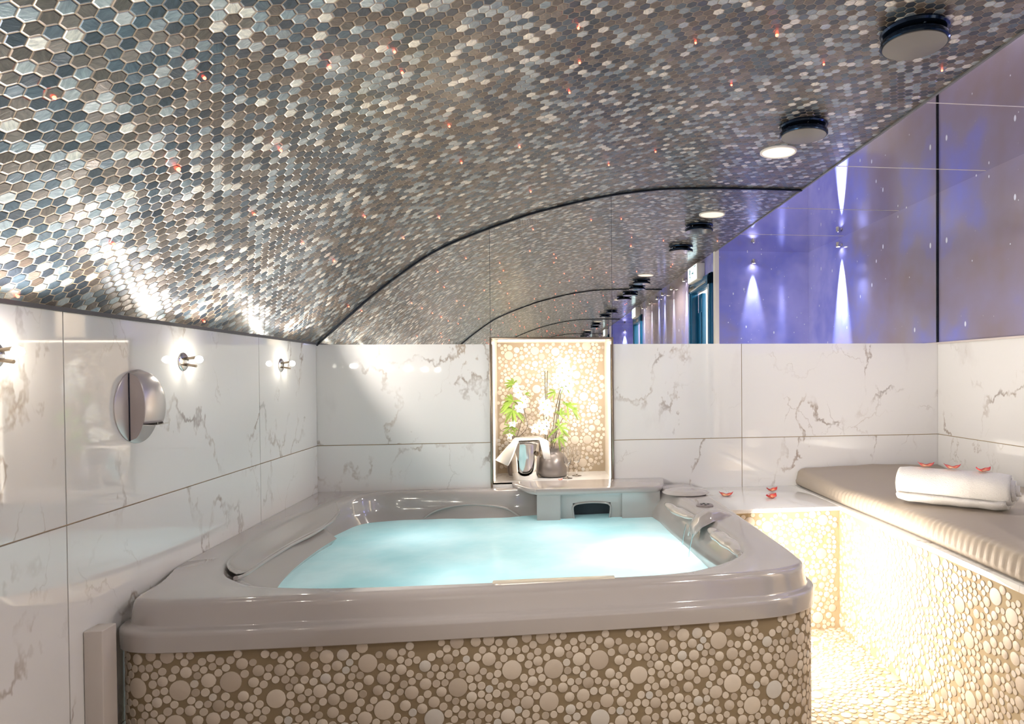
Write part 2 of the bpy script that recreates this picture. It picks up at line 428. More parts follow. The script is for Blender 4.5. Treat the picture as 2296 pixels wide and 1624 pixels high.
mb = MB().box(XE + .08, XE + 1.2, DY0 - .1, DY1 + .1, -.05, 0); mb.box(XE + 1.2, XE + 1.25, DY0 - .1, DY1 + .1, 0, ZS); mb.box(XE + .08, XE + 1.2, DY0 - .15, DY0 - .1, 0, ZS)
mb.box(XE + .08, XE + 1.2, DY1 + .03, DY1 + .04, 0, ZS); mb.box(XE + .08, XE + 1.2, DY0 - .1, DY1 + .1, ZS, ZS + .05)
struct(mb.build('wall_lobby', CREAM))
# exit sign
e = thing('exit_sign', 'small lit white box sign with running figure above the teal door', 'sign', (XE - .04, -2.42, 2.16))
MB().box(XE - .075, XE, -2.60, -2.24, 2.085, 2.235).build('sign_box', WHT, e, bevel=.004)
MB().box(XE - .079, XE - .075, -2.59, -2.25, 2.095, 2.225).build('lit_panel', emit('sign_glow', (.75, .95, 1), 1.6), e)
mb = MB(); tm = simple('sign_teal', (.0, .16, .18), .5); yy = -2.50
mb.lathe([(.012, 0), (.012, .002)], 12, (XE - .081, yy, 2.20), (-1, 0, 0))
def bar(y0, z0, y1, z1, w_):
    a = Vector((0, y1 - y0, z1 - z0)).normalized(); n_ = Vector((0, -a.z, a.y)) * w_ / 2; p0, p1 = Vector((XE - .081, y0, z0)), Vector((XE - .081, y1, z1)); x_ = Vector((-.002, 0, 0))
    mb.add([p0 + n_, p0 - n_, p1 - n_, p1 + n_, p0 + n_ + x_, p0 - n_ + x_, p1 - n_ + x_, p1 + n_ + x_], [(0, 1, 2, 3), (4, 5, 6, 7), (0, 1, 5, 4), (1, 2, 6, 5), (2, 3, 7, 6), (3, 0, 4, 7)])
bar(yy, 2.19, yy + .01, 2.15, .018); bar(yy, 2.185, yy - .03, 2.165, .008); bar(yy, 2.185, yy + .03, 2.19, .008); bar(yy + .01, 2.15, yy - .02, 2.11, .01); bar(yy + .01, 2.15, yy + .04, 2.115, .01)
mb.build('running_figure', tm, e, fixn=True); mb = MB()
bar(-2.42, 2.16, -2.36, 2.16, .01); bar(-2.375, 2.175, -2.355, 2.16, .008); bar(-2.375, 2.145, -2.355, 2.16, .008)
bar(-2.33, 2.10, -2.33, 2.215, .008); bar(-2.27, 2.10, -2.27, 2.215, .008); bar(-2.33, 2.215, -2.27, 2.215, .008)
mb.build('arrow_and_doorway', tm, e, fixn=True)

# opposite wall and floor
tiles('wall_front', 'y', YF, -.06, [XL, 0, 1.2, XE + .08], [0, .27, ZG, ZT])
mb = MB(); fn = lambda u, v, h: (XL + u, YF + v, h)
mb.box(XL - .06, XR + .06, YF - .06, .06, -.06, 0, 0); pebbles(mb, 1.45 - .55 - .0, .001, fn) if False else None
pebbles(mb, 1.45 - XL, -YF, lambda u, v, h: (XL + u, YF + v, h), u0=.80 - XL, v0=2.3, ou=.13)
struct(mb.build('floor', [GROUT_LIT, PEB], smooth=True, fixn=False))

# vault (mosaic ceiling)
def vault_pts(n=72):
    P = np.array(PROF); t = np.linspace(0, len(P) - 1, n); out = []
    for q in t:
        i = min(int(q), len(P) - 2); f = q - i
        p0 = P[i - 1] if i > 0 else 2 * P[0] - P[1]; p1, p2 = P[i], P[i + 1]; p3 = P[i + 2] if i + 2 < len(P) else 2 * P[-1] - P[-2]
        out.append(.5 * ((2 * p1) + (p2 - p0) * f + (2 * p0 - 5 * p1 + 4 * p2 - p3) * f * f + (3 * p1 - p0 - 3 * p2 + p3) * f ** 3))
    return np.array(out)
VP = vault_pts()
AL = np.concatenate([[0], np.cumsum(np.hypot(*np.diff(VP, axis=0).T))])
mb = MB(); vs = []; uv = []; fs = []
for i, (x, z) in enumerate(VP):
    dx, dz = (VP[min(i + 1, 71)] - VP[max(i - 1, 0)]); L_ = math.hypot(dx, dz); nx, nz = -dz / L_, dx / L_
    for y in (0, YF):
        vs += [(x, y, z), (x + nx * .05, y, z + nz * .05)]; uv += [(AL[i], y)] * 2
for i in range(71):
    a, b = i * 4, i * 4 + 4
    fs += [(a, b, b + 2, a + 2), (a + 1, a + 3, b + 3, b + 1), (a, a + 1, b + 1, b), (a + 2, b + 2, b + 3, a + 3)]
mb.add(vs, fs); mb.uv = uv
vault = struct(mb.build('ceiling', MOS, smooth=True))
struct(MB().box(XE, XR + .06, YN, 0, ZS, ZS + .03).build('ceiling', SOF))
mb = MB()
for y in (-.42, -1.20): mb.box(XE, XR, y - .0015, y + .0015, ZS - .0012, ZS + .001)
struct(mb.build('trim_soffit_joint', simple('joint_cream', (.75, .68, .6), .5)))
struct(MB().box(XE - .006, XE + .004, YN, 0, ZS - .006, ZS + .02).build('trim_soffit_edge', simple('edge_grey', (.22, .22, .22), .4, .5)))
struct(MB().box(XL - .002, XL + .010, YF, 0, ZT - .001, ZT + .011).build('trim_vault_spring', simple('spring_grey', (.10, .10, .105), .5, .4)))
# dark seam along the curved edge of the mirrors
for nm, y0, y1 in (('trim_vault_seam', -.008, .004), ('trim_vault_seam', YF - .004, YF + .008)):
    mb = MB(); vs = []; fs = []
    for i, (x, z) in enumerate(VP):
        dx, dz = (VP[min(i + 1, 71)] - VP[max(i - 1, 0)]); L_ = math.hypot(dx, dz); nx, nz = -dz / L_, dx / L_; k = .011
        vs += [(x - nx * k, y0, z - nz * k), (x + nx * .004, y0, z + nz * .004), (x - nx * k, y1, z - nz * k), (x + nx * .004, y1, z + nz * .004)]
    for i in range(71):
        a, b = i * 4, i * 4 + 4
        fs += [(a, b, b + 1, a + 1), (a + 2, a + 3, b + 3, b + 2), (a, a + 2, b + 2, b), (a + 1, b + 1, b + 3, a + 3)]
    struct(mb.add(vs, fs).build(nm, DARK, smooth=True))
struct(MB().box(XR - .006, XR + .004, -.006, .004, ZT, ZS).build('trim_mirror_corner', DARK))

# mirrors: panels cut to the vault
def arc(x): return float(np.interp(x, VP[:, 0], VP[:, 1])) if x < XE else ZS
def mirror(x0, x1, zb, y, sgn, label):
    xs = np.linspace(x0 + .001, x1 - .001, 40); vs = []; fs = []
    for x in xs:
        for yy in (y, y + sgn * .008): vs += [(x, yy, zb), (x, yy, max(arc(x), zb + .001))]
    for i in range(39):
        a, b = i * 4, i * 4 + 4
        fs += [(a, b, b + 1, a + 1), (a + 2, a + 3, b + 3, b + 2), (a + 1, b + 1, b + 3, a + 3), (a, a + 2, b + 2, b)]
    fs += [(0, 1, 3, 2), (156, 158, 159, 157)]
    return tag(MB().add(vs, fs).build('mirror_panel', MIR), label, 'mirror', 'mirror panels above the marble')
mirror(XL, NX0 - .006, ZT, 0, 1, 'curved-top mirror panel to the left of the lit niche')
mirror(NX0 - .006, NX1 + .006, NZ1 + .012, 0, 1, 'narrow mirror panel directly above the lit niche')
mirror(NX1 + .006, XR, ZT, 0, 1, 'wide mirror panel to the right of the lit niche, reflecting the starry wall')
mirror(XL, 0, ZT, YF, -1, 'curved mirror panel on the opposite wall, behind the viewer')
mirror(0, XE, ZT, YF, -1, 'straight mirror panel on the opposite wall near the corridor wall')

# ---------------------------------------------------------------- niche
ND = .41
mb = MB(); mb.box(NX0 - .02, NX1 + .02, ND, ND + .04, NZ0 - .02, NZ1 + .02, 0)
pebbles(mb, NX1 - NX0, NZ1 - NZ0, lambda u, v, h: (NX0 + u, ND - h, NZ0 + v), ou=.31, ov=.2)
struct(mb.build('wall_niche_back', [simple('niche_grout', (.33, .26, .18), .8), PEB], smooth=True, fixn=False))
nl = simple('niche_lining', (.80, .72, .62), .25)
mb = MB().box(NX0 - .03, NX0, .055, ND, NZ0, NZ1).box(NX1, NX1 + .03, .055, ND, NZ0, NZ1).box(NX0 - .03, NX1 + .03, .055, ND, NZ1, NZ1 + .03)
struct(mb.build('wall_niche_side', nl))
struct(MB().box(NX0 - .02, NX1 + .02, .001, ND, NZ0 - .03, NZ0, 0, (.3, .1, .7)).build('wall_niche_sill', MAR))
f = thing('niche_frame', 'thin dark bronze frame around the lit orchid niche', 'frame', (.054, 0, NZ0))
fw = .011
mb = MB().box(NX0 - fw, NX0, -.012, .05, NZ0 - .02, NZ1 + fw).box(NX1, NX1 + fw, -.012, .05, NZ0 - .02, NZ1 + fw).box(NX0, NX1, -.012, .05, NZ1, NZ1 + fw)
mb.build('frame_bar', BRZ, f, bevel=.0015)
for x, s_, lb in ((NX0 + .005, 1, 'left'), (NX1 - .005, -1, 'right')):
    o = tag(MB().box(x - .004, x + .004, .056, .062, NZ0 + .01, NZ1 - .01).build('led_strip', LEDM), f'slim glowing strip lamp inside the {lb} edge of the niche', 'lamp', 'strip lamps in the niche')
    lamp('led_light', 'AREA', (x + s_ * .004, .10, (NZ0 + NZ1) / 2), 3.0 if s_ < 0 else 1.3, NEUT, NZ1 - NZ0 - .04, .02, aim=(s_ * .8, .6, 0)).rotation_euler
    bpy.data.objects[-1] if False else None
o = tag(MB().box(NX0 + .03, NX1 - .03, .056, .062, NZ1 - .008, NZ1 - .001).build('led_strip', LEDM), 'slim glowing strip lamp under the top of the niche', 'lamp', 'strip lamps in the niche')
lamp('led_light_top', 'AREA', (.054, .10, NZ1 - .014), 1.2, NEUT, .58, .03, aim=(0, .45, -1))

# ---------------------------------------------------------------- hot tub
def catmull(P, per=10, closed=True):
    P = [np.array(p, float) for p in P]; n = len(P); o = []
    for i in range(n if closed else n - 1):
        g = (lambda k: P[k % n]) if closed else (lambda k: P[min(max(k, 0), n - 1)])
        p0, p1, p2, p3 = g(i - 1), g(i), g(i + 1), g(i + 2)
        for k in range(per):
            f = k / per
            o.append(.5 * ((2 * p1) + (p2 - p0) * f + (2 * p0 - 5 * p1 + 4 * p2 - p3) * f * f + (3 * p1 - p0 - 3 * p2 + p3) * f ** 3))
    if not closed: o.append(P[-1])
    return np.array(o)
OUT = [(XL, -.02), (XL, -.4), (XL, -.8), (XL, -1.2), (XL, -1.5), (-1.1735, -1.60), (-1.150, -1.675), (-1.080, -1.718), (-.95, -1.732), (-.5, -1.738), (-.1, -1.735), (.3, -1.725),
       (.55, -1.712), (.70, -1.695), (.80, -1.655), (.858, -1.59), (.876, -1.50), (.878, -1.2), (.868, -.7), (.858, -.3), (.842, -.08), (.79, -.012), (.60, -.002), (.1, -.001), (-.5, -.001), (-1.1, -.001)]
INN = [(-1.00, -.33), (-1.055, -.64), (-1.07, -.87), (-1.062, -1.10), (-1.03, -1.31), (-.992, -1.42), (-.916, -1.519), (-.80, -1.592), (-.536, -1.638), (-.157, -1.650), (.235, -1.652), (.405, -1.632), (.534, -1.572),
       (.643, -1.475), (.688, -1.380), (.705, -1.245), (.694, -.905), (.665, -.51), (.64, -.26), (.57, -.10), (.3, -.05), (.02, -.05), (-.22, -.09), (-.6, -.08), (-.83, -.09), (-.95, -.17)]
ctr = np.array([-.2, -.85])
oc = catmull(OUT, 14)
N = 320
sl = np.concatenate([[0], np.cumsum(np.hypot(*np.diff(np.vstack([oc, oc[:1]]), axis=0).T))])
tt = np.linspace(0, sl[-1], N, endpoint=False); occ = np.vstack([oc, oc[:1]])
OR = np.stack([np.interp(tt, sl, occ[:, 0]), np.interp(tt, sl, occ[:, 1])], 1)
OR[:, 0] = np.maximum(OR[:, 0], XL + .0025); OR[:, 1] = np.minimum(OR[:, 1], -.0005)
tg = np.roll(OR, -1, 0) - np.roll(OR, 1, 0); tg /= np.linalg.norm(tg, axis=1)[:, None]; nrm = np.stack([-tg[:, 1], tg[:, 0]], 1)
nrm *= np.sign((nrm * (ctr - OR)).sum(1))[:, None]
wgt = np.ones(N)
wgt[(OR[:, 0] < XL + .01) & (OR[:, 1] > -1.42)] = .0
wgt[(OR[:, 1] > -.02)] = 0
for _ in range(14): wgt = (np.roll(wgt, 1) + wgt * 2 + np.roll(wgt, -1)) / 4
ic = catmull(INN, 14); ia = np.arctan2(ic[:, 1] - ctr[1], ic[:, 0] - ctr[0]); ir = np.linalg.norm(ic - ctr, axis=1); ks = np.argsort(ia); ia, ir = ia[ks], ir[ks]
ang = np.arctan2(*(OR - ctr).T[::-1])
def inner(off):
    r = np.interp(ang, ia, ir, period=2 * PI)
    p = ctr + np.stack([np.cos(ang), np.sin(ang)], 1) * (r - off)[:, None]
    return p
def ofs(dd): return OR + nrm * (dd * wgt)[:, None]
sideR = np.clip((OR[:, 0] - .3) / .4, 0, 1) 
sideL = np.clip((-.85 - OR[:, 0]) / .15, 0, 1) * np.clip((-.35 - OR[:, 1]) / .15, 0, 1)
rings = []
for dd, z in ((.035, .498), (.003, .497), (0, .499), (0, .501), (-.001, .54), (0, .547), (.003, .552), (.009, .5545), (.020, .556), (.0235, .558), (.025, .563), (.030, .598), (.0325, .610), (.0365, .6185), (.043, .6235), (.050, .6255), (.056, .626)):
    p = ofs(dd); rings.append([(a, b, z) for a, b in p])
lo = inner(0)
o56 = ofs(.056)
rings.append([(a, b, .627) for a, b in (lo * .75 + o56 * .25)])
for off, z in ((-.012, .626), (-.004, .6235), (.004, .617), (.010, .606), (.015, .590), (.022, .56), (.03, .52)):
    p = inner(off + sideR * max(0, (.62 - z)) * .55 + sideL * (.035 * min(1, max(0, (.612 - z) / .04)) + max(0, .575 - z) * 1.5)); rings.append([(a, b, z) for a, b in p])
for off, z in ((.05, .46), (.08, .36), (.20, .31), (.26, .25), (.30, .12), (.45, .08)):
    rings.append([(a, b, z) for a, b in inner(off + .04)])
mb = MB(); vs = [q for r in rings for q in r]
fs = [(r * N + i, r * N + (i + 1) % N, (r + 1) * N + (i + 1) % N, (r + 1) * N + i) for r in range(len(rings) - 1) for i in range(N)]
fs.append(tuple((len(rings) - 1) * N + i for i in range(N)))
mb.add(vs, fs)
tub = thing('hot_tub', 'large pearl grey whirlpool tub with pebble clad front, filled with glowing water', 'hot tub', (-.15, -.85, 0))
mb.build('shell', ACR, tub, smooth=True, angle=80)
# pebble apron
ap = ofs(.013); idx = [i for i in range(N)]
# walk the outline from the left wall round the front to the shelf side
i0 = int(np.argmin(np.hypot(OR[:, 0] - XL, OR[:, 1] + 1.60))); path = []
for k2 in range(N):
    p = ap[(i0 + k2) % N]; path.append((max(p[0], XL + .010), p[1]))
    if p[0] > .75 and p[1] > -.62: break
path = np.array(path); pl = np.concatenate([[0], np.cumsum(np.hypot(*np.diff(path, axis=0).T))])
def onpath(u, v, h):
    x = np.interp(u, pl, path[:, 0]); y = np.interp(u, pl, path[:, 1])
    x2 = np.interp(u + .01, pl, path[:, 0]) - np.interp(u - .01, pl, path[:, 0]); y2 = np.interp(u + .01, pl, path[:, 1]) - np.interp(u - .01, pl, path[:, 1]); L_ = math.hypot(x2, y2) or 1
    return (float(x + y2 / L_ * h), float(y - x2 / L_ * h), v)
mb = MB(); n_ = len(path); vs = []
for i, (x, y) in enumerate(path):
    a = onpath(pl[i], 0, -.03)
    vs += [(x, y, .001), (x, y, .505), (a[0], a[1], .505), (a[0], a[1], .001)]
mb.add(vs, [(i * 4 + j, (i + 1) * 4 + j, (i + 1) * 4 + (j + 1) % 4, i * 4 + (j + 1) % 4) for i in range(n_ - 1) for j in range(4)] + [(0, 1, 2, 3), (n_ * 4 - 4, n_ * 4 - 3, n_ * 4 - 2, n_ * 4 - 1)], 0)
pebbles(mb, pl[-1], .497, onpath, ou=.05, ov=.35, u0=.01, v0=.002)
mb.build('pebble_apron', [GROUT, PEB], tub, smooth=True, fixn=False)
# raised filter housing at the back
LZ = .655
mb = MB()
LX0, LX1, LY = -.063, .60, -.25
RX0, RX1, RZ1 = .085, .402, .619; OX0, OX1, OZ1, OZ0 = .150, .346, .570, .44
top = [(LX0 - .10, -.002), (LX0 - .06, -.09), (LX0 - .015, -.2), (LX0 + .02, LY + .005), (LX0 + .06, LY - .008), (.27, LY - .022), (LX1 - .06, LY - .012), (LX1, LY + .01), (LX1 + .035, -.14), (LX1 + .06, -.002)]
tc = catmull(top, 6, False); n_ = len(tc); c0 = np.array([.27, -.06])
vs = []; pr_ = [(.0, LZ - .030), (-.004, LZ - .022), (-.004, LZ - .008), (.001, LZ - .002), (.008, LZ)]
for o_, z in pr_:
    for p in tc:
        dv = (c0 - p); dv = dv / (np.linalg.norm(dv) + 1e-9); q = p + dv * o_; vs.append((q[0], min(q[1], -.001), z))
fs = [(r * n_ + i, r * n_ + i + 1, (r + 1) * n_ + i + 1, (r + 1) * n_ + i) for r in range(4) for i in range(n_ - 1)]
fs += [tuple(4 * n_ + i for i in range(n_)), tuple(range(n_))]
mb.add(vs, fs)
fh = mb.build('filter_housing_lid', ACR, tub, smooth=True, angle=50)
mb = MB(); a0, a1, fz = LX0 + .03, LX1 - .0, LZ - .028
mb.box(a0, RX0, LY, -.12, .36, fz); mb.box(RX1, a1, LY, -.12, .36, fz); mb.box(RX0, RX1, LY, -.12, RZ1, fz)
yb = LY + .03
mb.box(RX0, OX0, yb, -.12, .36, RZ1); mb.box(OX1, RX1, yb, -.12, .36, RZ1); mb.box(OX0, OX1, yb, -.12, OZ1, RZ1); mb.box(OX0, OX1, yb, -.12, .36, OZ0)
hf = mb.build('filter_housing', ACR, tub)
mb = MB(); mb.box(OX0 - .004, OX1 + .004, -.125, -.115, .40, OZ1 + .004)
mb.build('filter_grille', simple('filter_dark', (.02, .03, .04), .5), hf)
# rounded rim of the opening
rp = [(OX0 + .014, OZ0), (OX0, OZ1 - .035), (OX0 + .006, OZ1 - .012), (OX0 + .03, OZ1 - .002), ((OX0 + OX1) / 2, OZ1 + .003), (OX1 - .03, OZ1 - .002), (OX1 - .006, OZ1 - .012), (OX1, OZ1 - .035), (OX1 - .014, OZ0)]
MB().tube([(p[0], yb - .001, p[1]) for p in catmull(rp, 8, False)], .0055, 8).build('opening_rim', ACR, hf, smooth=True)
# headrests and spout on the right edge, scoop on the left edge
GLO = simple('clear_gel_grey', (.44, .40, .36), .06, 0, coat=1, crough=.02)
def pillow(pts, rad, name, mat_, flat=.45):
    c_ = catmull(pts, 8, False); mb = MB(); mb.tube([tuple(p) for p in c_], [rad * (math.sin(PI * min(max(i / (len(c_) - 1), .02), .98)) ** .5) * (1 + .06 * math.sin(i * .7)) for i in range(len(c_))], 14)
    mb.v = [(x, y, .612 + (z - .612) * flat) for x, y, z in mb.v]
    return mb.build(name, mat_, tub, smooth=True, angle=80)
pillow([(.585, -.50, .612), (.605, -.62, .60), (.625, -.74, .60), (.645, -.83, .606)], .034, 'headrest', GLO)
pillow([(.668, -1.02, .612), (.672, -1.10, .60), (.676, -1.20, .60), (.682, -1.31, .60), (.672, -1.40, .60)], .038, 'headrest', GLO)
mb = MB()
sp = [(.80, -.86, .628), (.745, -.87, .650), (.69, -.89, .655), (.64, -.91, .635), (.612, -.925, .600), (.603, -.93, .572)]
def spout(i, j):
    c_ = np.array(sp); q = i * (len(sp) - 1); a = int(min(q, len(sp) - 2)); f = q - a; f = f * f * (3 - 2 * f) if False else f
    p = c_[a] * (1 - f) + c_[a + 1] * f; w_ = .035 + .05 * math.sin(PI * min(i * 1.1, 1)) ; t_ = (j - .5) * 2
    return (p[0], p[1] + t_ * w_, p[2] - abs(t_) ** 2.5 * .035 * (1 - i * .3))
mb.grid(spout, 20, 16); mb.build('waterfall_spout', ACR, tub, smooth=True, solid=.006, sub=1, angle=80)
WJ = NT('falling_water'); WJ.P(col=(.75, .95, 1, 1), rough=0, trans=1, ior=1.33); WJ = WJ.m
for y, x in ((-.82, .612), (-1.0, .60)):
    MB().tube([(x, y, .585), (x - .012, y - .002, .54), (x - .02, y - .003, .485)], .0022, 8).build('water_jet', WJ, tub, smooth=True)
b = MB().lathe([(.040, .626), (.040, .630), (.036, .633), (0, .6335)], 32, (.735, -.655, 0)).build('control_button', simple('button_grey', (.20, .17, .165), .3), tub, smooth=True)
mb = MB()
for k in range(4): mb.lathe([(.006, .6335), (.006, .6355), (0, .636)], 12, (.735 + .016 * math.cos(k * PI / 2), -.655 + .016 * math.sin(k * PI / 2), 0))
mb.build('button_dots', DARK, b)
MB().lathe([(0, .625), (.11, .626), (.12, .631), (.105, .640), (.07, .645), (0, .646)], 40, (.72, -.32, 0)).build('speaker_bump', ACR, tub, smooth=True)
up = catmull([(-1.005, -.33, .622), (-1.060, -.60, .623), (-1.083, -.87, .624), (-1.078, -1.10, .624), (-1.045, -1.33, .622), (-.995, -1.43, .618)], 8, False)
lw = catmull([(-.972, -.40, .572), (-.975, -.62, .566), (-1.008, -.83, .562), (-1.022, -1.02, .562), (-1.012, -1.25, .566), (-.985, -1.41, .60)], 8, False)
n_ = len(up) - 1
mb = MB(); mb.grid(lambda u, v: tuple(up[int(round(u * n_))] * (1 - v) + lw[int(round(u * n_))] * v + np.array([.022, 0, .012 - .014 * math.sin(PI * v) * math.sin(PI * u)])), n_, 10)
mb.build('headrest', ACR, tub, smooth=True, solid=.004, angle=80)
MB().tube([tuple(p + np.array([.022, 0, .010])) for p in catmull([(-.985, -.36, .585), (-.972, -.50, .570), (-.985, -.70, .560), (-1.012, -.88, .558), (-1.017, -1.1, .560), (-1.005, -1.3, .568), (-.975, -1.44, .598)], 8, False)], .007, 10).build('armrest_edge', ACR, tub, smooth=True)
MB().box(-.15, .21, -1.665, -1.640, .618, .6295).build('front_insert', simple('insert_beige', (.56, .50, .40), .2), tub, bevel=.003)
# raised arc on the rear backrest
MB().tube([tuple(p) for p in catmull([(-.62, -.125, .49), (-.56, -.118, .53), (-.45, -.11, .555), (-.33, -.11, .555), (-.2, -.12, .535), (-.12, -.13, .49)], 8, False)], .006, 10).build('backrest_ridge', ACR, tub, smooth=True)

# water
wr = inner(.005); ws = []; fs = []
R_ = 40
for r in range(1, R_ + 1):
    for i in range(N):
        p = ctr + (wr[i] - ctr) * (r / R_); x, y = p
        z = .492 + .006 * math.exp(-((x - .42) ** 2 + (y + .85) ** 2) / .03) + .0012 * math.sin(9 * x + 5 * y) * math.sin(7 * y - 3 * x) + .0006 * math.sin(31 * x + 13 * y)
        ws.append((x, y, z))
ws.append((ctr[0], ctr[1], .492))
fs = [((r - 1) * N + i, (r - 1) * N + (i + 1) % N, r * N + (i + 1) % N, r * N + i) for r in range(1, R_) for i in range(N)] + [(i, (i + 1) % N, R_ * N) for i in range(N)]
wo = MB().add(ws, fs).build('whirlpool_water', WAT, smooth=True, angle=80)
tag(wo, 'pale turquoise bubbling water lit from below inside the tub', 'water', kind='stuff')
pl_ = thing('pool_light', 'bright underwater lamp glowing through the water near the right seat', 'lamp', (.42, -.85, .30))
MB().lathe([(.05, 0), (.055, .006), (.045, .014), (0, .018)], 24, (.42, -.85, .30)).build('lens', simple('lens_white', (.8, .9, .95), .3), pl_, smooth=True)
lamp('underwater_light', 'POINT', (.42, -.90, .405), 4.4, (.92, .98, 1), .03)
for x, y in ((-.55, -.5), (-.3, -1.15), (.1, -.5), (.35, -1.3), (-.8, -1.2)):
    lamp('underwater_fill', 'POINT', (x, y, .25), 1.0, (.72, .94, 1), .05)

# tiled filler ledge in front-left corner
tag(MB().box(XL + .001, -1.128, -1.779, -1.722, .001, .584, 0, (.6, .2, .9)).build('corner_ledge', simple('ledge_stone', (.52, .47, .43), .25), bevel=.003), 'narrow stone ledge between the tub corner and left wall', 'ledge')

# ---------------------------------------------------------------- bench and shelf
BX, BY, BZ = 1.402, -.600, .594
sh = thing('stone_shelf', 'low marble topped shelf with pebble front between tub and bench', 'shelf', (1.1, -.3, 0))
mb = MB().box(.872, BX + .012, BY + .012, BY + .05, 0, BZ - .022, 0)
pebbles(mb, BX - .872, BZ - .024, lambda u, v, h: (.872 + u, BY + .012 - h, v), ou=.4, ov=.6)
mb.build('pebble_cladding', [GROUT_LIT, PEB], sh, smooth=True, fixn=False)
MB().box(.862, BX + .006, BY, -.001, BZ - .022, BZ - .002, 0, (.35, .6, .15)).build('marble_top', MAR, sh, bevel=.002)
be = thing('stone_bench', 'long built-in bench clad in round pale pebbles along the right wall', 'bench', (1.85, -.95, 0))
mb = MB().box(BX + .012, BX + .05, YN, BY + .05, 0, BZ - .022, 0)
pebbles(mb, BY + .012 - YN, BZ - .024, lambda u, v, h: (BX + .012 - h, YN + u, v), ou=.77, ov=.1)
mb.build('pebble_cladding', [GROUT_LIT, PEB], be, smooth=True, fixn=False)
mb = MB().box(BX + .007, XR - .001, YN + .001, -.001, BZ - .022, BZ, 0, (.1, .8, .4))
mb.build('marble_top', MAR, be, bevel=.002)
MB().box(.84, BX + .012, YN, BY, 0, .012).build('x', GROUT) if False else None

# cushion
CX0, CX1, CY0, CY1, CZ0, CZ1 = 1.432, XR - .004, YN + .004, -.003, BZ + .001, .682
def sect(y):
    t = (y - CY0) / (CY1 - CY0); w1 = min(1, max(0, (-.35 - y) / .5)); g = .0045 * w1 * math.sin(2 * PI * y / .036 + 1.2 * math.sin(y * 9)); g2 = .0015 * w1 * math.sin(2 * PI * y / .031)
    zt = CZ1 + .004 * math.sin(3.2 * y + .5) - .006 * math.exp(-((y + .55) / .12) ** 2) + .012 * math.exp(-((y) / .06) ** 2)
    x0 = CX0 + .006 * math.sin(4 * y)
    L_ = [(x0 + .03, CZ0), (x0 + .006, CZ0 + .002), (x0 - .002 + g * .3, CZ0 + .012), (x0 - .004 + g, CZ0 + .028), (x0 + g, CZ0 + .05), (x0 + .008 + g * .6 + g2, zt - .016), (x0 + .022 + g2, zt - .005), (x0 + .045, zt)]
    for k_ in range(1, 9):
        x = x0 + .045 + (CX1 - x0 - .06) * k_ / 8
        L_.append((x, zt + .010 * math.sin(PI * k_ / 8) + .002 * math.sin(x * 14 + y * 8) + .0018 * math.sin(x * 31 - y * 19)))
    L_ += [(CX1 - .003, zt - .008), (CX1, zt - .03), (CX1, CZ0 + .004), (CX1 - .01, CZ0)]
    return L_
mb = MB(); ys = np.linspace(CY0, CY1, 300); m_ = len(sect(0)); vs = []
for j, y in enumerate(ys):
    e_ = min(j, 299 - j); sh_ = max(0, 1 - e_ / 4) ** 2
    vs += [(x + (.0), y, z - sh_ * .018 * (1 if z > CZ0 + .04 else 0)) for x, z in sect(y)]
fs = [(j * m_ + i, (j + 1) * m_ + i, (j + 1) * m_ + (i + 1) % m_, j * m_ + (i + 1) % m_) for j in range(299) for i in range(m_)] + [tuple(range(m_)), tuple(299 * m_ + i for i in range(m_))]
tag(mb.add(vs, fs).build('bench_cushion', LEA, smooth=True, angle=70), 'long taupe leatherette mattress with gathered edge lying on the pebble bench', 'cushion')

# towel
A = Vector((1.505, -.975, 0)); B = Vector((1.785, -1.255, 0)); ax = (B - A).normalized(); L_ = (B - A).length; rt = .076
zc = CZ1 + rt * .93 + .017
side = Vector((ax.y, -ax.x, 0))
tw = thing('rolled_towel', 'fluffy white bath towel rolled up on the taupe cushion', 'towel', ((A + B) / 2 + Vector((0, 0, CZ1))))
prof = []; turns = 3.1
for i in range(150):
    a = i / 149 * turns * 2 * PI; r = .010 + (rt - .010) * i / 149; prof.append((r, a))
def tp(u, v):
    i = u * 149; r, a = prof[int(round(i))]
    l = (v - .5) * L_; en = 1 - .10 * max(0, abs(v - .5) * 2 - .8) ** 1 / .2
    bump_ = 1 + .015 * math.sin(5 * a + v * 7) + .012 * math.sin(v * 23 + a)
    y = math.sin(a - 1.2) * r * bump_ * en; x = math.cos(a - 1.2) * r * bump_ * en * 1.08
    y = max(y * .95, -rt * .93)
    tel = (1 - r / rt) * (.05 if v > .5 else .012)
    return tuple((A + B) / 2 + ax * (l + (tel if v > .5 else -tel)) + side * x + Vector((0, 0, zc + y)))
mb = MB(); mb.grid(tp, 149, 30)
mb.build('towel_roll', TOW, tw, smooth=True, solid=.016, angle=80)

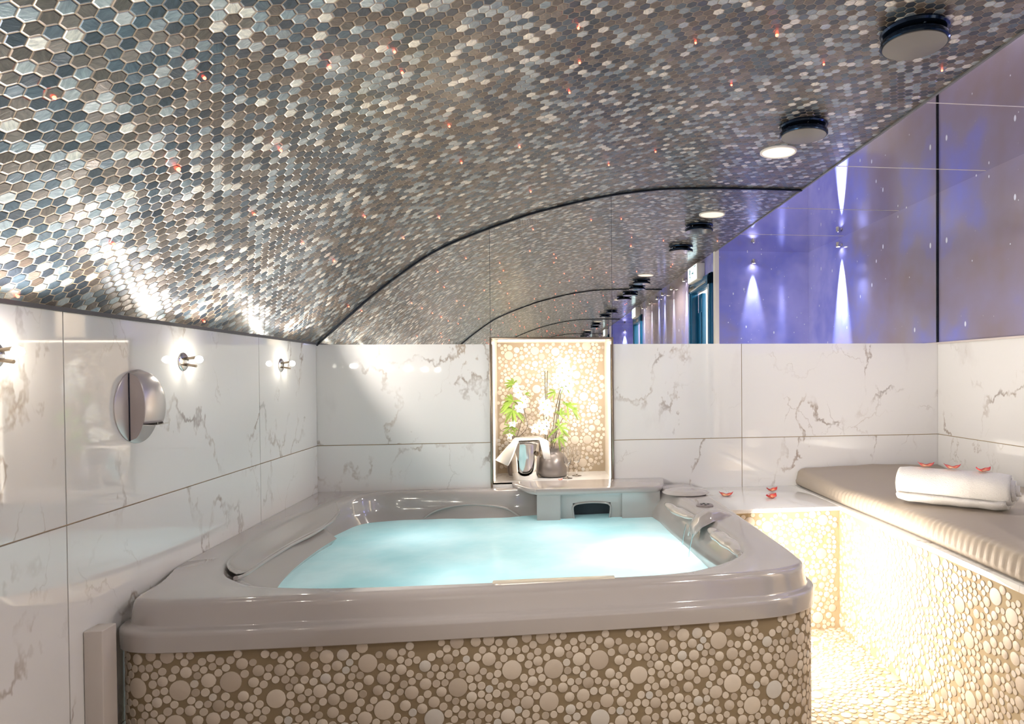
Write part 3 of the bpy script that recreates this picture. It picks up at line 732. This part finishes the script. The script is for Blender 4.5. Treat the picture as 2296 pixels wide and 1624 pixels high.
# petals
def petal_mesh(s=.036, curl=.6):
    mb = MB()
    def f(u, v):
        x = (u - .5) * 2; w_ = (1 - abs(x) ** 2.6) * .62 + .04; y = (v - .5) * 2 * w_
        return (x * s, y * s * (1 + .1 * math.sin(9 * u)), s * (.15 * x * x + curl * abs(x) ** 3 * (.7 + .3 * math.sin(3 * u)) + .35 * y * y + .05 * math.sin(12 * u + 5 * v)))
    mb.grid(f, 18, 10, uvs=True); return mb
p0 = petal_mesh().build('flower_petal', PET, smooth=True, solid=.0012, angle=80)
tag(p0, 'red edged petal on the marble shelf, lying alone nearest the tub', 'petal', 'loose orchid petals')
p0.location = (.948, -.26, BZ + .0005); p0.rotation_euler = (.1, 0, -.3)
for loc, rz, lb, sc in (((1.232, -.155, BZ + .0005), .2, 'red and cream petal on the marble shelf close to the back wall', .9), ((1.160, -.345, BZ + .0005), .5, 'red tipped petal on the marble shelf just in front of another petal', .95),
                    ((1.575, -1.045, .843), -.5, 'curled red petal on top of the rolled towel, leftmost of three', .85), ((1.645, -1.115, .843), -.6, 'flat red petal on top of the rolled towel, middle of three', .85), ((1.723, -1.193, .841), -.1, 'pale red edged petal on the rolled towel, nearest its spiral end', .8),
                    ((.095, .10, NZ0 + .001), .3, 'small red petal on the niche sill below the glasses', .35)):
    c = copytree(p0, loc, rz, lb); c.scale = (sc,) * 3; c.rotation_euler.x = .12

# ---------------------------------------------------------------- niche contents
bk = thing('ice_bucket', 'polished steel champagne bucket with a white napkin over it', 'bucket', (-.100, .17, NZ0))
MB().lathe([(.068, 0), (.070, .003), (.076, .05), (.083, .13), (.090, .20), (.096, .216), (.099, .218), (.099, .222), (.094, .222), (.087, .205), (.08, .13), (.072, .05), (.064, .008), (0, .008)], 48, (-.100, .17, NZ0 + .0005)).build('bucket_body', CHR, bk, smooth=True, angle=50)
bx_, by_ = -.100, .17
MB().lathe([(.014, -.003), (.014, .002), (.010, .004), (0, .004)], 20, (bx_ + .07, by_ - .065, NZ0 + .15), (.7, -.7, 0)).build('ring_handle', BRZ, bk, smooth=True)
mb = MB(); z0 = NZ0 + .226
V = [(-.165, .095, z0 - .002), (-.135, .06, z0 + .004), (-.02, .065, z0 + .008), (.012, .10, z0 + .004), (-.03, .25, z0 + .01), (-.16, .24, z0 + .004),
     (-.262, .085, NZ0 + .122), (-.190, .055, NZ0 + .090), (-.165, .06, NZ0 + .14), (.005, .075, NZ0 + .125), (.042, .10, NZ0 + .12), (.03, .14, z0 - .01)]
mb.add(V, [(0, 1, 2, 3, 4, 5), (0, 6, 7, 1), (1, 7, 8), (2, 9, 10, 3), (3, 10, 11), (0, 5, 6)])
tag(mb.build('napkin', LIN, solid=.003, bevel=.004), 'folded white linen napkin draped over the steel bucket', 'napkin')

def vmod(a, z):
    return 1 + (.10 * math.sin(7 * a) * max(0, (z - .115) / .06) if z > .115 else 0)
va = thing('gathered_vase', 'round satin grey vase with a gathered neck, behind the champagne glasses', 'vase', (.058, .25, NZ0))
MB().lathe([(.055, 0), (.080, .006), (.092, .035), (.092, .07), (.080, .105), (.058, .130), (.044, .142), (.050, .155), (.060, .168), (.055, .166), (.040, .143), (.0, .12)], 56, (.058, .25, NZ0 + .0005), mod=vmod).build('vase_body', VASE, va, smooth=True, angle=80)
vb = thing('small_vase', 'slim dark grey vase half hidden behind the steel bucket', 'vase', (-.165, .33, NZ0))
MB().lathe([(.035, 0), (.045, .02), (.045, .14), (.032, .19), (.035, .225), (.030, .225), (.027, .19), (0, .18)], 32, (-.165, .33, NZ0 + .0005)).build('vase_body', VASE, vb, smooth=True, angle=60)

def flower(mb, c, d, s):
    q = Vector(d).to_track_quat('Z', 'Y'); c = Vector(c)
    for k_ in range(5):
        a = k_ * 2 * PI / 5 + .3; wd = .36 if k_ in (1, 4) else .24
        base = len(mb.v); vs = []
        for i in range(5):
            t_ = i / 4; w_ = math.sin(PI * (.1 + .85 * t_)) * wd
            for j in (-1, 0, 1):
                vs.append(c + q @ Vector(((t_ * math.cos(a) - j * w_ * math.sin(a)) * s, (t_ * math.sin(a) + j * w_ * math.cos(a)) * s, s * (.18 * t_ - .22 * t_ * t_ + .06 * abs(j)))))
        mb.add(vs, [(i * 3 + j, (i + 1) * 3 + j, (i + 1) * 3 + j + 1, i * 3 + j + 1) for i in range(4) for j in (0, 1)], 0)
    mb.lathe([(0, 0), (s * .14, s * .05), (s * .12, s * .2), (0, s * .26)], 8, c, d, 1)
def leafspray(mb, c, d, n, ln):
    c = Vector(c); d = Vector(d)
    for k_ in range(int(n * 1.5)):
        dd = (d + Vector((RNG.normal() * .55, RNG.normal() * .4, RNG.normal() * .55))).normalized(); sd = dd.cross(Vector((0, -1, .2))).normalized(); l = ln * (.6 + .6 * RNG.random())
        vs = []
        for i in range(6):
            t_ = i / 5; w_ = l * .085 * math.sin(PI * (.06 + .94 * t_)) + .0003; p = c + dd * l * t_ + Vector((0, 0, -l * .35 * t_ * t_))
            vs += [p - sd * w_, p + Vector((0, -.001, -.001)), p + sd * w_]
        mb.add(vs, [(i * 3 + j, (i + 1) * 3 + j, (i + 1) * 3 + j + 1, i * 3 + j + 1) for i in range(5) for j in (0, 1)])
def arrangement(base, label, stems, flowers, leaves, sticks):
    t_ = thing('orchid_arrangement', label, 'flowers', base, 'orchid arrangements in the niche')
    for s_ in stems + sticks:
        MB().tube([tuple(p) for p in catmull(s_, 6, False)], .0022 if s_ in sticks else .0014, 6).build('twig' if s_ in sticks else 'stem', STEM, t_, smooth=True)
    for (c_, s_) in flowers:
        mb = MB(); flower(mb, c_, (RNG.normal() * .4, -1, RNG.normal() * .3 + .1), s_ * 1.2); mb.build('blossom', [ORC, ORY], t_, smooth=True, angle=60)
    for (c_, d_, n_, l_) in leaves:
        mb = MB(); leafspray(mb, c_, d_, n_, l_); mb.build('leaf_spray', LEAF, t_, smooth=True)
bz = NZ0 + .15
arrangement((.058, .25, NZ0 + .14), 'tall white orchid spray with dark twigs standing in the gathered vase',
    [[(.06, .25, bz), (.09, .24, 1.0), (.11, .22, 1.18), (.125, .2, 1.30)], [(.05, .25, bz), (.04, .22, .90), (.01, .2, .97), (0, .19, 1.05)], [(.06, .25, bz), (.1, .24, .95), (.16, .23, 1.02)]],
    [((.100, .19, 1.315), .026), ((.135, .21, 1.30), .028), ((.115, .18, 1.27), .030), ((.15, .2, 1.255), .030), ((.09, .19, 1.225), .030), ((.125, .18, 1.20), .034), ((.155, .2, 1.18), .032), ((.15, .2, 1.13), .030), ((.12, .2, 1.15), .026),
     ((.0, .18, 1.075), .032), ((.03, .19, 1.06), .030), ((.005, .18, 1.035), .032), ((.038, .18, 1.02), .028), ((-.02, .18, .94), .028), ((.005, .17, .92), .030), ((-.045, .18, .925), .026), ((.02, .18, .955), .024), ((.075, .19, 1.205), .024)],
    [((.075, .2, 1.13), (-.9, 0, .2), 5, .06), ((.13, .2, 1.16), (.5, 0, .2), 5, .045), ((.14, .2, 1.05), (.8, 0, .1), 7, .07), ((.10, .2, 1.0), (.1, 0, .4), 7, .06), ((.095, .19, .93), (.3, 0, .1), 9, .07), ((.09, .19, .87), (.5, 0, .2), 9, .06), ((.17, .2, 1.03), (.9, 0, -.5), 5, .06)],
    [[(.045, .25, bz), (.07, .24, 1.0), (.103, .22, 1.145)], [(.052, .25, bz), (.083, .23, 1.0), (.112, .21, 1.155)], [(.03, .25, bz), (.02, .24, 1.0), (.014, .23, 1.255)], [(.01, .25, bz), (.022, .24, 1.02), (.030, .23, 1.255)], [(.06, .24, bz), (.085, .23, .95), (.10, .22, 1.08)]])
arrangement((-.165, .33, NZ0 + .2), 'shorter white orchid spray with bright green leaves behind the bucket',
    [[(-.155, .33, .86), (-.12, .26, .98), (-.13, .25, 1.10), (-.15, .25, 1.2)], [(-.15, .33, .86), (-.09, .28, .93), (-.115, .26, 1.05)]],
    [((-.14, .24, 1.13), .026), ((-.125, .24, 1.10), .028), ((-.115, .23, 1.07), .030), ((-.13, .23, 1.04), .028), ((-.15, .24, 1.16), .024), ((-.10, .24, 1.09), .022), ((-.17, .24, .95), .024), ((-.19, .25, .88), .022)],
    [((-.165, .24, 1.18), (-.2, 0, .9), 7, .06), ((-.17, .24, 1.17), (-.9, 0, 0), 4, .05), ((-.17, .23, 1.08), (-.6, 0, -.1), 14, .07), ((-.17, .23, 1.03), (-.3, 0, -.3), 14, .07), ((-.18, .24, .93), (-.2, 0, .2), 7, .05), ((-.10, .24, 1.12), (.8, 0, .1), 4, .04), ((-.19, .24, .90), (0, 0, .3), 5, .04)],
    [])
fl = thing('champagne_glass', 'clear champagne flute in front of the grey vase', 'glass', (.138, .155, NZ0), 'champagne glasses in the niche')
mb = MB().lathe([(.028, .0005), (.028, .002), (.006, .006), (.0035, .012), (.0032, .062), (.006, .068), (.017, .085), (.024, .115), (.0245, .145), (.020, .182), (.0192, .182), (.0235, .145), (.023, .115), (.016, .087), (0, .075)], 32, (.138, .155, NZ0))
mb.build('glass_body', GLS, fl, smooth=True, angle=60)
copytree(fl, (.195, .24, NZ0), None, 'clear champagne flute further back beside the grey vase')

# ---------------------------------------------------------------- ceiling fittings
def downlight(x, y, label):
    z = arc(x) - .002; t_ = thing('ceiling_light', label, 'lamp', (x, y, z), 'round ceiling lamps')
    MB().lathe([(.085, .002), (.085, -.004), (.080, -.007), (.075, -.004), (.075, .002)], 48, (x, y, z), cap=False).build('rim', WHT, t_, smooth=True)
    MB().lathe([(0, -.003), (.0752, -.003), (.0752, .002), (0, .002)], 48, (x, y, z)).build('diffuser', DIFF, t_)
    return t_
for x, y, pw, lb in ((1.11, -.606, 14, 'round recessed white ceiling lamp near the back mirror'), (1.09, -3.25, 27, 'round recessed white ceiling lamp at the far end, seen in the mirror')):
    downlight(x, y, lb); lamp('downlight', 'SPOT', (x, y, arc(x) - .012), pw, NEUT, 0, spot=165, blend=.8, aim=(0, 0, -1))
def vent(x, y, label):
    z = arc(x); t_ = thing('ceiling_vent', label, 'vent', (x, y, z), 'round ceiling air vents')
    MB().lathe([(.078, .004), (.098, 0), (.100, -.006), (.096, -.012), (.078, -.016), (.070, -.012), (.06, .004)], 48, (x, y, z)).build('ceiling_ring', BLU, t_, smooth=True)
    MB().lathe([(.058, 0), (.058, -.030), (0, -.030)], 32, (x, y, z)).build('collar', DARK, t_, smooth=True, angle=40)
    mb = MB().lathe([(.06, -.026), (.094, -.026), (.099, -.032), (.099, -.042), (.095, -.0455), (.0915, -.0445)], 48, (x, y, z), cap=False); mb.build('cover_edge', BLU, t_, smooth=True)
    MB().lathe([(.0915, -.044), (.0915, -.047), (0, -.049)], 48, (x, y, z)).build('cover_disc', DISC, t_, smooth=True, angle=40)
    for k_ in range(3):
        a = k_ * 2.09 + .4; MB().tube([(x + .07 * math.cos(a), y + .07 * math.sin(a), z - .01), (x + .07 * math.cos(a), y + .07 * math.sin(a), z - .03)], .004).build('standoff', CHR, t_)
for x, y, lb in ((1.10, -.93, 'round dark air vent on the vault, next to the ceiling lamp'), (1.135, -1.70, 'largest round dark air vent at the upper right edge of view'), (1.10, -3.62, 'round dark air vent behind the viewer, beside the far ceiling lamp'), (1.12, -4.1, 'round dark air vent closest to the opposite mirror')):
    vent(x, y, lb)
# red fibre-optic points
pts = [(-.825, -1.98, 1.713), (.717, -1.658, 2.263), (.949, -1.471, 2.272), (.103, -1.847, 2.152), (.096, -1.45, 2.15), (-.665, -2.193, 1.832), (-.823, -2.369, 1.715), (-.674, -1.782, 1.825), (1.378, -1.463, 2.274), (-.661, -1.013, 1.845), (-.837, -.799, 1.704),
       (-.285, -1.462, 2.019), (-1.154, -1.996, 1.419), (-1.146, -1.202, 1.426), (-.83, -1.567, 1.709), (-.29, -1.106, 2.017), (-.344, -1.881, 1.996), (-.078, -1.065, 2.099), (-.477, -2.02, 1.943), (-.34, -1.986, 1.998), (-.624, -.493, 1.861), (-.459, -.526, 1.952),
       (-.047, -.414, 2.11), (.315, -.553, 2.204), (-1.009, -1.906, 1.555), (-.835, -1.158, 1.705), (.468, -1.645, 2.232), (.518, -.65, 2.24), (.677, -1.312, 2.259), (-.973, -.12, 1.587), (.118, -1.645, 2.156)]
for _ in range(26): x = -1.1 + 2.4 * random.random(); pts.append((x, -2.5 - 1.8 * random.random(), 0))
def pix(p):
    v = M.transposed() @ (Vector(p) - Vector((0, -3.6, 1.235))); return 1386.1 + 1474.6 * v.x / v.y, 858 - 1474.6 * v.z / v.y
COLN = ['far left', 'left half', 'middle', 'right half', 'right end']
buck = {}
for k_, p in enumerate(pts[:31]):
    u_x, u_y = pix((p[0], p[1], arc(p[0]))); buck.setdefault(min(4, int(u_x / 2296 * 5.2)), []).append((u_y, k_))
ORD = ['topmost', 'second', 'third', 'fourth', 'fifth', 'sixth', 'seventh', 'eighth', 'ninth', 'tenth', 'eleventh', 'twelfth']
plab = {}
for b_, L_ in buck.items():
    for o_, (u_y, k_) in enumerate(sorted(L_)):
        plab[k_] = f'red light point, {COLN[b_]} of the vault, ' + ('topmost there' if o_ == 0 else f'{ORD[o_]} from the top')
s0 = None
big = {0: 'largest red light point, low on the left of the vault', 1: 'brightest red light point on the flat part of the vault'}
for k_, (x, y, z) in enumerate(pts):
    if s0 is None:
        s0 = MB().lathe([(0, -.0035), (.0025, -.0025), (.0035, 0), (.0025, .0025), (0, .0035)], 8, (0, 0, 0)).build('fibre_optic_star', REDP, smooth=True)
        c = s0
    else: c = s0.copy(); C.objects.link(c)
    c.location = (x, y, arc(x) - .002); tag(c, plab.get(k_, 'tiny red light point behind the viewer, seen only in the mirror'), 'light point', 'red light points in the vault')
    c.scale = (1.5,) * 3 if k_ in big else (1,) * 3

# ---------------------------------------------------------------- wall lamps, left
def wall_lamp(y, label, pw):
    t_ = thing('wall_lamp', label, 'lamp', (XL, y, 1.285), 'small spot lamps on the left wall')
    MB().lathe([(.030, 0), (.030, .003), (.026, .006), (0, .006)], 32, (XL, y, 1.285), (1, 0, 0)).build('backplate', CHR, t_, smooth=True, angle=40)
    for dz in (-.009, .009):
        MB().tube([(XL + .004, y, 1.285 + dz), (XL + .042, y, 1.285 + dz * 1.6)], .0045).build('arm', BRZ, t_, smooth=True)
    MB().lathe([(.006, 0), (.011, .004), (.012, .012), (.008, .019), (0, .021)], 16, (XL + .040, y, 1.291), (1, 0, .15)).build('bulb', BULB, t_, smooth=True)
    lamp('wall_lamp_light', 'SPOT', (XL + .066, y, 1.293), pw, NEUT, .012, spot=168, blend=.35, aim=(1, 0, .5))
for y, lb in ((-.47, 'small wall lamp nearest the back corner, on the left marble wall'), (-1.285, 'small glowing wall lamp above the round hooded fitting'), (-2.04, 'small wall lamp cut by the left edge of view'), (-2.85, 'small wall lamp on the left wall beside the viewer'), (-3.65, 'small wall lamp on the left wall behind the viewer')):
    wall_lamp(y, lb, 7 if y > -1.5 else 12)

# round hooded fitting
hy, hz, hr = -1.536, 1.150, .107
hf_ = thing('hooded_wall_fitting', 'round satin silver fitting with a scooped hood on the left wall', 'wall fitting', (XL, hy, hz))
SIL = simple('satin_silver', (.58, .54, .53), .25, .55); SIL2 = simple('satin_taupe', (.42, .37, .365), .4, .3)
MB().lathe([(hr, 0), (hr, .003), (hr - .003, .005), (0, .005)], 64, (XL, hy, hz), (1, 0, 0)).build('backplate', SIL, hf_, smooth=True, angle=40)
mb = MB(); cut = -.42; n1, n2 = 40, 20
def dome(u, v):
    yy = (cut + (1 - cut) * u) * hr; half = math.sqrt(max(hr * hr - yy * yy, 0)); zlow = max(-half, -.45 * hr)
    z_ = half + (zlow - half) * v if half > 1e-6 else 0
    H_ = .045 * math.sqrt(max(0, 1 - (yy * yy + z_ * z_) / hr ** 2)) ** .9
    return (XL + .005 + H_, hy + yy, hz + z_)
mb.grid(dome, n1, n2); mb.build('hood', SIL, hf_, smooth=True, solid=.0015, angle=80)
mb = MB(); vs = []; half = math.sqrt(1 - cut * cut) * hr
for i in range(25):
    z_ = half + (-half - half) * i / 24; H_ = .045 * math.sqrt(max(0, 1 - ((cut * hr) ** 2 + z_ * z_) / hr ** 2)) ** .9
    vs += [(XL + .004, hy + cut * hr, hz + z_), (XL + .005 + H_, hy + cut * hr, hz + z_)]
mb.add(vs, [(i * 2, i * 2 + 2, i * 2 + 3, i * 2 + 1) for i in range(24)]); mb.build('side_plate', SIL2, hf_, solid=.0015); MB().tube([(XL + .0065, hy + cut * hr - .001, hz + half - 2 * half * i / 12) for i in range(13)], .0016, 6).build('seam', DARK, hf_)
MB().add([(XL + .006, hy + cut * hr, hz - .45 * hr), (XL + .006, hy + .8 * hr, hz - .45 * hr), (XL + .055, hy + .6 * hr, hz - .5 * hr), (XL + .07, hy + cut * hr, hz - .5 * hr)], [(0, 1, 2, 3)]).build('deflector', CHR, hf_, solid=.0015)

# spot lamps on the starry walls
def star_spot(x, y, z, nx, ny, label, pw):
    t_ = thing('spot_lamp', label, 'lamp', (x, y, z), 'spot lamps on the starry walls')
    n_ = Vector((nx, ny, 0)); p = Vector((x, y, z))
    MB().lathe([(.016, 0), (.016, .003), (.006, .005), (.006, .03)], 20, p, n_).build('bracket', CHR, t_, smooth=True, angle=40)
    q = p + n_ * .030
    MB().lathe([(.004, .020), (.016, .018), (.0175, .0), (.0175, -.016), (.015, -.018)], 24, q, (0, 0, 1), cap=False).build('head', CHR, t_, smooth=True, angle=40)
    MB().lathe([(0, -.010), (.013, -.010), (.013, -.006), (0, -.006)], 16, q).build('bulb', BULB, t_)
    lamp('spot_beam', 'SPOT', q + Vector((0, 0, -.022)), pw, COOL, .006, spot=30, blend=.8, aim=-n_ * .035 + Vector((0, 0, -1)))
star_spot(XR + .004, -1.24, 2.215, -1, 0, 'chrome spot lamp on the starry right wall, throwing a white beam down', 420)
star_spot(1.80, YN, 2.185, 0, 1, 'chrome spot lamp on the starry end wall of the alcove', 40)
for y, lb in ((-3.0, 'chrome spot lamp just past the teal door'), (-3.66, 'chrome spot lamp in the middle of the corridor wall'), (-4.2, 'chrome spot lamp nearest the opposite mirror')):
    star_spot(XE, y, 2.19, -1, 0, lb, 60)

# unseen strip added on the tub side to brighten bench and floor
ls = tag(MB().box(.868, .874, -1.25, -.75, .05, .07).build('led_strip', LEDM), 'added strip lamp, out of view low on the tub side, to light the bench', 'lamp')
lamp('bench_fill', 'AREA', (.885, -1.0, .26), 14, (1, .90, .78), .55, .9, aim=(1, 0, -.25))  # broad area lamp added to fill the bench front and floor with light
lamp('lobby_light', 'AREA', (XE + .6, -2.4, ZS - .02), 14, NEUT, .3, aim=(0, 0, -1))
